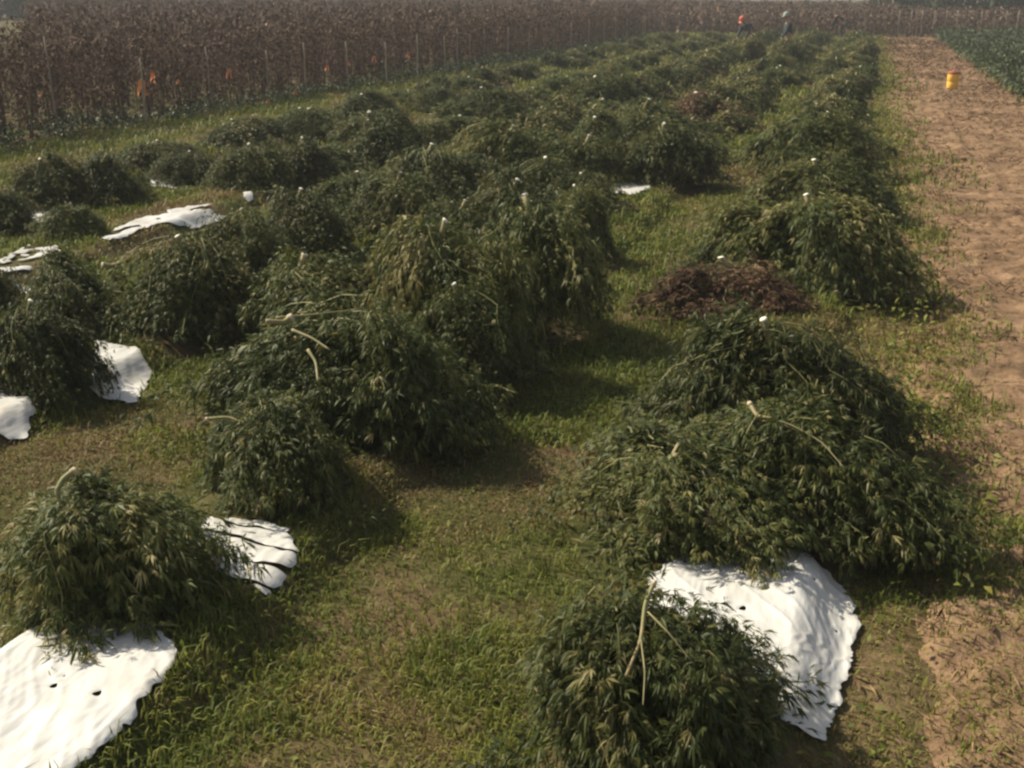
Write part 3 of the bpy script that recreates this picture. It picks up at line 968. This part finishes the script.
def crop_plants(pos, hts, nleaf, lsize, seed, green=0.1):
    rs = np.random.RandomState(seed)
    n = len(pos)
    ph = np.repeat(hts, nleaf)
    p = np.repeat(pos, nleaf, axis=0)
    u = rs.uniform(0.04, 1.0, n * nleaf) ** 0.8
    spread = 0.30 * np.sin(np.clip(u, 0.12, 1) * 2.8) + 0.06
    a = rs.uniform(0, 6.28, n * nleaf)
    b = np.stack([p[:, 0] + np.cos(a) * spread * rs.rand(len(a)), p[:, 1] + np.sin(a) * spread * rs.rand(len(a)), p[:, 2] + u * ph], 1)
    d = unit(np.stack([np.cos(a), np.sin(a), rs.uniform(-1.3, 0.9, len(a))], 1))
    L = lsize * rs.uniform(0.5, 1.4, len(a))
    v, f = leaflets(b, d, L, L * rs.uniform(0.25, 0.55, len(a)), np.tile((0.0, 0.0, 1.0), (len(a), 1)), rs.uniform(0.1, 0.7, len(a)), rs)
    t = np.clip(rs.normal(0.42, 0.2, len(a)) + (rs.rand(len(a)) < 0.02) * 0.4, 0, 1)
    # stalks
    m = 9
    k = np.repeat(np.arange(n), m)
    sx = pos[k, 0] + rs.normal(0, 0.06, n * m); sy = pos[k, 1] + rs.normal(0, 0.06, n * m)
    hx = rs.normal(0, 0.12, n * m); hy = rs.normal(0, 0.12, n * m)
    hh = hts[k] * rs.uniform(0.75, 1.08, n * m)
    w_ = 0.008 + 0.008 * rs.rand(n * m)
    an = rs.uniform(0, 6.28, n * m)
    q = np.empty((n * m, 3, 3))
    q[:, 0] = np.stack([sx - np.cos(an) * w_, sy - np.sin(an) * w_, pos[k, 2]], 1)
    q[:, 1] = np.stack([sx + np.cos(an) * w_, sy + np.sin(an) * w_, pos[k, 2]], 1)
    q[:, 2] = np.stack([sx + hx, sy + hy, pos[k, 2] + hh], 1)
    i = np.arange(n * m) * 3 + len(v)
    f2 = np.stack([i, i + 1, i + 2], 1)
    return np.concatenate([v, q.reshape(-1, 3)]), np.concatenate([f, f2]), np.concatenate([np.repeat(t, 4), np.repeat(rs.uniform(0.2, 0.95, n * m), 3)])


def edge_x(y):
    return -13.9 + 2.4 * smooth(18, 66, y)


rs = np.random.RandomState(77)
# front rank of the standing crop: one object per plant
protoC = []
for i in range(5):
    v, f, t = crop_plants(np.array([[0.0, 0, 0]]), np.array([1.58]), 620, 0.075, 500 + i)
    protoC.append(mesh_np('withered_plant', v, [f], [M_CROP], tint=t))
yv = 10.0
while yv < 66:
    x = float(edge_x(np.array(yv))) - 0.25 + rnd.uniform(-0.12, 0.12)
    s = rnd.uniform(0.9, 1.12)
    o = link('withered_plant', protoC[rnd.randrange(5)], None, (x, yv, 0), rnd.uniform(0, 6.28), (1.15, 1.15, s))
    tag(o, 'brown withered upright plant in the front rank of the standing crop beside the stakes', 'withered plant', 'front rank of the brown standing crop')
    yv += rnd.uniform(0.5, 0.72)
pos, hts = [], []
for k in range(1, 66):
    for y in np.arange(6, 122, 0.55 + k * 0.012):
        x = float(edge_x(np.array(y))) - 0.3 - 0.95 * k + rs.normal(0, 0.12)
        if math.atan2(-x, y) > R(37.0) and math.hypot(x, y) > 38:
            continue
        if math.atan2(-x, y) > R(43):
            continue
        pos.append((x, y + rs.normal(0, 0.15), 0)); hts.append((1.66 + 0.2 * min(1, k / 14)) * rs.uniform(0.78, 1.16))
pos = np.array(pos); hts = np.array(hts)
nr = np.hypot(pos[:, 0], pos[:, 1]) < 36
v, f, t = crop_plants(pos[nr], hts[nr], 120, 0.095, 90)
v2, f2, t2 = crop_plants(pos[~nr], hts[~nr], 36, 0.18, 91)
v, f, t = np.concatenate([v, v2]), np.concatenate([f, f2 + len(v)]), np.concatenate([t, t2])
o = link('standing_crop', mesh_np('standing_crop', v, [f], [M_CROP], tint=t))
tag(o, 'mass of brown withered crop standing behind the stakes on the left', 'crop', kind='stuff')
pos, hts = [], []
for y in np.arange(73, 92, 0.8):
    for x in np.arange(-13, 32, 0.5):
        pos.append((x + rs.normal(0, 0.15), y + rs.normal(0, 0.15) + 0.12 * max(0, -x), 0)); hts.append(1.3 * rs.uniform(0.85, 1.2))
for y in np.arange(92, 122, 1.0):
    for x in np.arange(-16, 1.5, 0.6):
        pos.append((x + rs.normal(0, 0.15), y + rs.normal(0, 0.15), 0)); hts.append(1.55 * rs.uniform(0.85, 1.15))
v, f, t = crop_plants(np.array(pos), np.array(hts), 30, 0.24, 92)
t = np.clip(t + 0.12, 0, 1)
o = link('far_crop', mesh_np('far_crop', v, [f], [M_CROP], tint=t))
tag(o, 'pale brown band of standing crop across the far end of the rows', 'crop', kind='stuff')

# green weeds under the crop's edge and the green crop right of the track


def leaf_mass(pos, hts, nleaf, lsize, seed, m, name, label, cat, rad=0.35):
    rs = np.random.RandomState(seed)
    n = len(pos)
    p = np.repeat(pos, nleaf, axis=0); h = np.repeat(hts, nleaf)
    q = unit(rs.normal(0, 1, (n * nleaf, 3))) * (rs.rand(n * nleaf, 1) ** 0.35)
    b = p + np.stack([q[:, 0] * rad, q[:, 1] * rad, (0.5 + 0.5 * q[:, 2]) * h], 1)
    d = unit(q + rs.normal(0, 0.5, q.shape))
    L = lsize * rs.uniform(0.6, 1.4, len(b))
    v, f = leaflets(b, d, L, L * 0.45, np.tile((0.0, 0.0, 1.0), (len(b), 1)), rs.uniform(0, 0.5, len(b)), rs)
    v[:, 2] = np.maximum(v[:, 2], 0.01)
    t = np.clip(rs.normal(0.4, 0.2, len(b)), 0, 1)
    o = link(name, mesh_np(name, v, [f], [m], tint=np.repeat(t, 4)))
    return tag(o, label, cat, kind='stuff')


pos, hts = [], []
for y in np.arange(14, 66, 0.22):
    for k in range(3):
        pos.append((float(edge_x(np.array(y))) + rs.uniform(-0.5, 0.7), y + rs.normal(0, 0.1), 0)); hts.append(rs.uniform(0.12, 0.5) * (0.5 + vnoise(y * 0.5, 3.0)))
leaf_mass(np.array(pos), np.array(hts), 26, 0.09, 61, M_UNDER, 'undergrowth', 'low green weeds along the foot of the brown standing crop', 'weeds', 0.28)
pos, hts = [], []
for xk in np.arange(3.95, 22, 0.95):
    for y in np.arange(24, 72, 0.42):
        if xk > 0.30 * y + 1.5:
            continue
        pos.append((xk + rs.normal(0, 0.1), y, 0)); hts.append(rs.uniform(0.45, 0.8))
leaf_mass(np.array(pos), np.array(hts), 60, 0.15, 62, M_UNDER, 'green_crop', 'low dark green crop growing right of the dirt track', 'crop', 0.42)
pos, hts = [], []
for y in np.arange(5.2, 66, 0.3):
    for k in range(2):
        if vnoise(y * 0.45, 8.0 + k) > 0.30:
            pos.append((0.48 + rs.normal(0, 0.18), y + rs.normal(0, 0.1), 0)); hts.append(rs.uniform(0.05, 0.22))
leaf_mass(np.array(pos), np.array(hts), 34, 0.055, 63, M_GRASS, 'track_edge_weeds', 'low green weeds along the left edge of the dirt track', 'weeds', 0.17)

# ------------------------------------------------------------------ stakes and ribbons in the crop's edge


def stake(x, y, h, lean, label, group=None, rad=0.018):
    t = Tubes()
    n = 6
    pts = [(lean[0] * k / (n - 1) * h + 0.008 * math.sin(k * 2.1), lean[1] * k / (n - 1) * h, h * k / (n - 1)) for k in range(n)]
    t.tube(pts, [rad * 1.05, rad, rad, rad * 0.96, rad * 0.94, rad * 0.8], 7)
    o = link('wooden_stake', t.mesh('wooden_stake', M_STAKE), None, (x, y, gz1(x, y) - 0.03))
    return tag(o, label, 'stake', group)


SG = 'wooden stakes along the edge of the brown crop'
STAKES = [(59, 137, 1.75, (-0.05, 0.02), 'tallest pale stake, leaning left at the near end of the crop edge'),
          (147, 130, 1.35, (0.0, 0.0), 'upright stake with the large orange ribbons tied beside it'),
          (213, 109, 1.35, (-0.05, 0.0), 'stake leaning left, third from the near end of the crop edge'),
          (269, 102, 1.2, (0.01, 0), 'stake with an orange ribbon low at its foot'),
          (307, 99, 1.35, (-0.01, 0), 'thick dull stake between two stakes carrying orange ribbons'),
          (349, 93, 1.3, (-0.02, 0), 'stake with an orange crossing ribbon at half height'),
          (387, 88, 1.2, (0, 0), 'thin stake between two orange ribbons, seventh from the near end'),
          (418, 85, 1.35, (0.01, 0), 'pale stake right after the thin stake, eighth from the near end'),
          (445, 76, 1.2, (0, 0), 'ninth stake from the near end of the crop edge'),
          (470, 68, 1.15, (0, 0), 'tenth stake from the near end of the crop edge')]
stake_pos = []
for x, y, h, ln, lab in STAKES:
    px, py = at(x, y, 0)
    stake_pos.append((px, py))
    stake(px, py, h, ln, lab, SG)
yv = 38.5
while yv < 66:
    stake(float(edge_x(np.array(yv))) + 0.15, yv, rnd.uniform(1.05, 1.35), (rnd.uniform(-.02, .02), 0), 'small distant stake in the far part of the crop edge', 'far stakes along the crop edge')
    yv += rnd.uniform(2.0, 3.0)
for k in range(11):
    stake(1.6 + k * 0.62, 73.2 + rnd.uniform(-0.2, 0.2), 1.45, (rnd.uniform(-.03, .03), 0), 'pale upright stake in the row beyond the end of the dirt track', 'pale stakes beyond the end of the track', 0.05)


def ribbon(x, y, px_h, depth_off, label, seed):
    """a short folded tape hanging in the crop at the crop edge"""
    rs = np.random.RandomState(seed)
    # depth: where this line of sight meets the crop edge
    d = ray(x, y)
    t = 12.0
    for _ in range(30):
        X, Y = d[0] * t, d[1] * t
        ex = float(edge_x(np.array(Y))) + depth_off
        t += (X - ex) / abs(d[0]) * 0.6
    P = np.array((0, 0, CAM_H)) + d * t
    hgt = px_h * t / FPX
    wv = hgt * 0.42
    n = 7
    v, f = [], []
    for s in range(2):
        ox = (s - 0.5) * wv * 0.9
        for i in range(n):
            u = i / (n - 1)
            tw = 0.9 * math.sin(u * 4 + rs.rand() + s * 2)
            hw = wv * 0.42 * (1 - 0.3 * u)
            cx = ox + 0.25 * hgt * (u - 0.5) * (1 if s else -1)
            for e in (-1, 1):
                v.append((cx + e * hw * math.cos(tw), e * hw * math.sin(tw) + 0.02 * math.sin(u * 6), hgt * (0.5 - u)))
        b = s * n * 2
        for i in range(n - 1):
            f.append((b + 2 * i, b + 2 * i + 1, b + 2 * i + 3, b + 2 * i + 2))
    o = link('orange_ribbon', mesh_np('orange_ribbon', np.array(v), [np.array(f)], [M_RIBBON if seed < 802 else M_RIBBON_DULL], smooth_=True), None, tuple(P), rs.uniform(-0.4, 0.4))
    return tag(o, label, 'ribbon', 'orange ribbons along the crop edge')


RB = [(142, 88, 12, 'largest bright orange ribbon, on the left of the second stake'),
      (153, 78, 9, 'orange ribbon just right of the second stake'),
      (40, 149, 11, 'orange ribbon low on the ground left of the tallest stake'),
      (41, 95, 6, 'dim orange ribbon left of the tallest stake at half height'),
      (88, 136, 7, 'dull orange ribbon near the ground right of the tallest stake'),
      (229, 74, 10, 'orange ribbon right of the third stake'),
      (178, 82, 6, 'faint orange ribbon between the second and third stakes'),
      (268, 101, 6, 'orange ribbon low at the foot of the fourth stake'),
      (295, 93, 7, 'orange ribbon near the ground between the fourth and fifth stakes'),
      (327, 68, 7, 'orange ribbon hanging between the fifth and sixth stakes'),
      (349, 64, 5, 'orange ribbon crossing the sixth stake'),
      (374, 59, 7, 'bright orange ribbon between the sixth and seventh stakes'),
      (408, 55, 7, 'pale orange ribbon left of the eighth stake')]
for i, (x, y, ph, lab) in enumerate(RB):
    ribbon(x, y, ph * (1.25 if i < 2 else 0.9), 0.75, lab, 800 + i)

# ------------------------------------------------------------------ drink cooler on the track


def lathe(prof, k=28):
    th = np.arange(k) * 2 * math.pi / k
    v = np.concatenate([np.stack([r * np.cos(th), r * np.sin(th), np.full(k, z)], 1) for r, z in prof])
    n = len(prof)
    i = np.arange(n - 1)[:, None] * k + np.arange(k)[None, :]
    j = np.arange(n - 1)[:, None] * k + (np.arange(k)[None, :] + 1) % k
    return v, np.stack([i, j, j + k, i + k], 2).reshape(-1, 4)


M_YEL = simple('yellow_plastic', (0.78, 0.44, 0.06), 0.45, 12, (0.84, 0.50, 0.08))
M_RED = simple('red_plastic', (0.26, 0.07, 0.035), 0.6, 12, (0.32, 0.10, 0.05))
M_PALE = simple('cream_plastic', (0.85, 0.74, 0.48), 0.5, 12, (0.9, 0.80, 0.55))
wx, wy = at(952, 89, 0.03)
ck = link('drink_cooler', None, None, (wx, wy, 0.03), 0.0, (0.85, 0.85, 1.0))
tag(ck, 'yellow round drink cooler with a dull red top standing alone on the dirt track', 'cooler')
v, f = lathe([(0.001, 0.0), (0.155, 0.0), (0.165, 0.012), (0.172, 0.10), (0.172, 0.17), (0.166, 0.18), (0.166, 0.195), (0.174, 0.205), (0.176, 0.37), (0.170, 0.385), (0.001, 0.386)])
link('body', mesh_np('body', v, [f], [M_YEL], smooth_=True), ck)
v, f = lathe([(0.178, 0.384), (0.182, 0.392), (0.180, 0.425), (0.150, 0.445), (0.06, 0.45), (0.05, 0.475), (0.001, 0.476)])
link('lid', mesh_np('lid', v, [f], [M_RED], smooth_=True), ck)
tb = Tubes()
tb.tube([(0.178, 0, 0.36), (0.20, 0, 0.42), (0.17, 0, 0.50), (0.0, 0, 0.53), (-0.17, 0, 0.50), (-0.20, 0, 0.42), (-0.178, 0, 0.36)], 0.009, 6)
link('handle', tb.mesh('handle', M_RED), ck)
tb = Tubes()
tb.tube([(-0.10, -0.14, 0.05), (-0.125, -0.175, 0.05), (-0.128, -0.18, 0.03)], 0.013, 7)
link('spigot', tb.mesh('spigot', M_PALE), ck)

# ------------------------------------------------------------------ field workers


def skin_obj(name, joints, edges, m, parent, subd=2):
    me = bpy.data.meshes.new(name)
    me.from_pydata([j[:3] for j in joints], edges, [])
    o = link(name, me, parent)
    sm = o.modifiers.new('skin', 'SKIN')
    sl = me.skin_vertices[0].data
    for i, j in enumerate(joints):
        r = j[3]
        sl[i].radius = (r, r if len(j) < 5 else j[4])
        sl[i].use_root = (i == 0)
    sm.use_smooth_shade = True
    ss = o.modifiers.new('sub', 'SUBSURF')
    ss.levels = subd; ss.render_levels = subd
    me.materials.append(m)
    return o


def worker(loc, rz, bend, jc, tc, capc, label, arms):
    """figure with hips at the origin's height 0.92; bend = forward lean of the trunk in radians (towards +x)"""
    root = link('person', None, None, loc, rz)
    tag(root, label, 'person', 'workers at the far end of the rows')
    skin = simple('skin', (0.36, 0.21, 0.14), 0.6)
    jm = simple('jacket_cloth', jc, 0.9); tm = simple('trouser_cloth', tc, 0.9); cm = simple('cap_cloth', capc, 0.8)
    sb, cb = math.sin(bend), math.cos(bend)
    hip = np.array((0, 0, 0.92))
    up = np.array((sb, 0, cb)); fw = np.array((cb, 0, -sb))
    T = lambda a, s, f_=0.0: tuple(hip + up * a + np.array((0, s, 0)) + fw * f_)
    k1 = 0.10 + 0.05 * sb
    J = [T(0, 0) + (0.12, 0.15), T(0.22, 0) + (0.12, 0.14), T(0.44, 0) + (0.12, 0.17), T(0.55, 0) + (0.06, 0.06),
         T(0.64, 0, 0.03) + (0.085, 0.08), T(0.74, 0, 0.03) + (0.09, 0.085),
         # legs
         (k1, -0.10, 0.50, 0.065), (0.02 - 0.02 * sb, -0.11, 0.09, 0.045), (0.14, -0.12, 0.04, 0.04),
         (k1 - 0.03, 0.10, 0.50, 0.065), (0.0 - 0.06 * sb, 0.11, 0.09, 0.045), (0.12, 0.12, 0.04, 0.04)]
    E = [(0, 1), (1, 2), (2, 3), (3, 4), (4, 5), (0, 6), (6, 7), (7, 8), (0, 9), (9, 10), (10, 11)]
    arm_pts = []
    for s, (ex, ez, hx, hz) in zip((-1, 1), arms):
        sh = np.array(T(0.43, s * 0.19))
        el = sh + np.array((ex, s * 0.05, ez)); ha = el + np.array((hx, -s * 0.03, hz))
        a = len(J)
        J += [tuple(sh) + (0.055,), tuple(el) + (0.042,), tuple(ha) + (0.03,), tuple(ha + unit((ha - el)[None])[0] * 0.09) + (0.025,)]
        E += [(2, a), (a, a + 1), (a + 1, a + 2), (a + 2, a + 3)]
        arm_pts.append((sh, el, ha))
    skin_obj('body', J, E, skin, root)
    # jacket: trunk and sleeves
    J2 = [T(0.0, 0) + (0.145, 0.18), T(0.22, 0) + (0.145, 0.165), T(0.43, 0) + (0.14, 0.19), T(0.51, 0) + (0.08, 0.08)]
    E2 = [(0, 1), (1, 2), (2, 3)]
    for sh, el, ha in arm_pts:
        a = len(J2)
        J2 += [tuple(sh) + (0.075,), tuple(el) + (0.062,), tuple(ha) + (0.05,)]
        E2 += [(2, a), (a, a + 1), (a + 1, a + 2)]
    skin_obj('jacket', J2, E2, jm, root)
    J3 = [tuple(hip + np.array((0, 0, 0.02))) + (0.135, 0.17)] + [tuple(j[:3]) + (r,) for j, r in zip((J[6], J[7], J[9], J[10]), (0.088, 0.07, 0.088, 0.07))]
    skin_obj('trousers', J3, [(0, 1), (1, 2), (0, 3), (3, 4)], tm, root)
    hd = np.array(T(0.72, 0, 0.03))
    v, f = lathe([(0.125, 0.0), (0.118, 0.03), (0.112, 0.07), (0.085, 0.12), (0.04, 0.145), (0.001, 0.15)], 16)
    brim = np.array([[0.10, -0.08, 0.0], [0.10, 0.08, 0.0], [0.20, 0.06, -0.015], [0.20, -0.06, -0.015]])
    b0 = len(v)
    v = np.concatenate([v, brim]); f = np.concatenate([f, [[b0, b0 + 3, b0 + 2, b0 + 1]]])
    cp = link('cap', mesh_np('cap', v, [f], [cm], smooth_=True), root, tuple(hd))
    cp.rotation_euler = (0, bend * 0.8, 0)
    # face: nose, eyes, hair
    hc = np.array(T(0.69, 0, 0.03))
    tb = Tubes()
    tb.tube([hc + fw * 0.085 + up * 0.03, hc + fw * 0.112 - up * 0.01, hc + fw * 0.085 - up * 0.025], [0.012, 0.018, 0.010], 6)
    link('nose', tb.mesh('nose', skin), root)
    em = bpy.data.materials.get('eye_dark') or simple('eye_dark', (0.02, 0.015, 0.01), 0.3)
    for s in (-1, 1):
        tb = Tubes(); c = hc + fw * 0.085 + up * 0.025 + np.array((0, s * 0.034, 0)); tb.tube([c - fw * 0.01, c, c + fw * 0.009], [0.012, 0.013, 0.006], 7)
        link('eye', tb.mesh('eye', em), root)
    tb = Tubes(); c = hc + fw * 0.088 - up * 0.05; tb.tube([c - np.array((0, 0.03, 0)), c, c + np.array((0, 0.03, 0))], [0.006, 0.009, 0.006], 6)
    link('mouth', tb.mesh('mouth', simple('lip', (0.28, 0.11, 0.09), 0.5)), root)
    return root


down = (0.03, -0.27, 0.10, -0.22)
reach = (0.10, -0.26, 0.14, -0.22)
px, py = at(750, 58, 0)
worker((px, py, 0), R(230), 0.75, (0.05, 0.055, 0.065), (0.035, 0.05, 0.07), (0.55, 0.16, 0.10), 'worker in dark jacket with a bright orange cap, stooping among the far heaps', (reach, reach))
px, py = at(787, 63, 0)
worker((px, py, 0), R(200), 0.15, (0.035, 0.045, 0.045), (0.02, 0.025, 0.035), (0.28, 0.33, 0.28), 'upright worker in dark jacket and pale cap at the far end of the rows', (down, reach))
px, py = at(842, 40, 0)
worker((px, py, 0), R(175), 1.0, (0.030, 0.022, 0.022), (0.06, 0.05, 0.05), (0.03, 0.025, 0.025), 'worker in brown top bent forward at the far end of the track side row', (reach, reach))

for qx, qy, lab in ((750, 60, 'tall dark heap hiding the legs of the worker in the orange cap'), (787, 65, 'tall dark heap hiding the legs of the upright worker in the pale cap')):
    px, py = at(qx, qy, 0)
    plant_far((px * 0.985, py * 0.985 - 0.35, 0.0), 0.8, 0.9, lab, 2, qx * 0.1)

# ------------------------------------------------------------------ trees beyond the field


def tree_proto(seed, H=11.0):
    rs = np.random.RandomState(seed)
    tb = Tubes()
    tb.tube([(0, 0, 0), (0.1, 0, H * 0.25), (0.0, 0.15, H * 0.5), (0.1, 0.1, H * 0.85)], [0.32, 0.25, 0.18, 0.05], 9)
    cl = []
    for k in range(44):
        a = rs.uniform(0, 6.28); u = rs.uniform(0.03, 0.97)
        rr = 3.4 * math.sin(min(1, u * 1.1 + 0.18) * math.pi * 0.86) * rs.uniform(0.5, 1.0)
        u = u ** 1.5
        c = np.array((math.cos(a) * rr, math.sin(a) * rr, H * u + 0.3))
        tb.tube([(0, 0, max(0.5, c[2] * 0.7)), c * np.array((0.5, 0.5, 0.9)), c], [0.10, 0.06, 0.02], 5, cap=False)
        cl.append((c, rs.uniform(0.7, 1.5)))
    bs, ds = [], []
    for c, r in cl:
        q = unit(rs.normal(0, 1, (170, 3))) * rs.rand(170, 1) ** 0.4
        bs.append(c + q * r * np.array((1, 1, 0.75))); ds.append(unit(q + rs.normal(0, 0.6, q.shape)))
    b = np.concatenate(bs); d = np.concatenate(ds)
    b[:, 2] = np.maximum(b[:, 2], 0.1)
    L = 0.34 * rs.uniform(0.5, 1.4, len(b))
    v, f = leaflets(b, d, L, L * 0.6, np.tile((0.0, 0.0, 1.0), (len(b), 1)), rs.uniform(0, 0.5, len(b)), rs)
    v[:, 2] = np.maximum(v[:, 2], 0.03)
    t = np.clip(rs.normal(0.4, 0.22, len(b)), 0, 1)
    return mesh_np('crown', v, [f], [M_TREE], tint=np.repeat(t, 4)), tb.mesh('trunk', M_BARK)


TP = [tree_proto(900 + i) for i in range(3)]


def tree(x, y, s, k, label, group):
    r = link('broadleaf_tree', None, None, (x, y, 0), rnd.uniform(0, 6.28), (s, s, s * rnd.uniform(0.9, 1.15)))
    tag(r, label, 'tree', group)
    link('crown', TP[k][0], r)
    link('trunk', TP[k][1], r)


for k in range(20):
    x = 2 + k * 2.8 + rnd.uniform(-0.8, 0.8)
    tree(x, 100 + rnd.uniform(-4, 5), rnd.uniform(0.85, 1.25), k % 3, 'dark green tree in the line beyond the far end of the track', 'tree line beyond the far end of the track')
for k in range(7):
    tree(-84 + k * 3.4, 96 + rnd.uniform(-3, 4) + k * 0.5, rnd.uniform(0.9, 1.2), k % 3, 'dark tree far behind the brown crop in the upper left corner', 'trees in the upper left corner')

# ------------------------------------------------------------------ the air over the field
bpy_box = np.array([(x, y, z) for z in (-1.5, 16.5) for y in (-125, 335) for x in (-305, 305)], float)
hf = np.array([[0, 2, 3, 1], [4, 5, 7, 6], [0, 1, 5, 4], [2, 6, 7, 3], [0, 4, 6, 2], [1, 3, 7, 5]])
hm = bpy.data.materials.new('haze_air')
hm.use_nodes = True
ht = hm.node_tree
ht.nodes.remove(ht.nodes['Principled BSDF'])
pv = ht.nodes.new('ShaderNodeVolumePrincipled')
pv.inputs['Color'].default_value = (0.85, 0.88, 0.90, 1)
pv.inputs['Density'].default_value = 0.0012
pv.inputs['Anisotropy'].default_value = 0.0
ht.links.new(pv.outputs[0], ht.nodes['Material Output'].inputs['Volume'])
ho = link('haze', mesh_np('haze', bpy_box, [hf], [hm]))
tag(ho, kind='stuff')
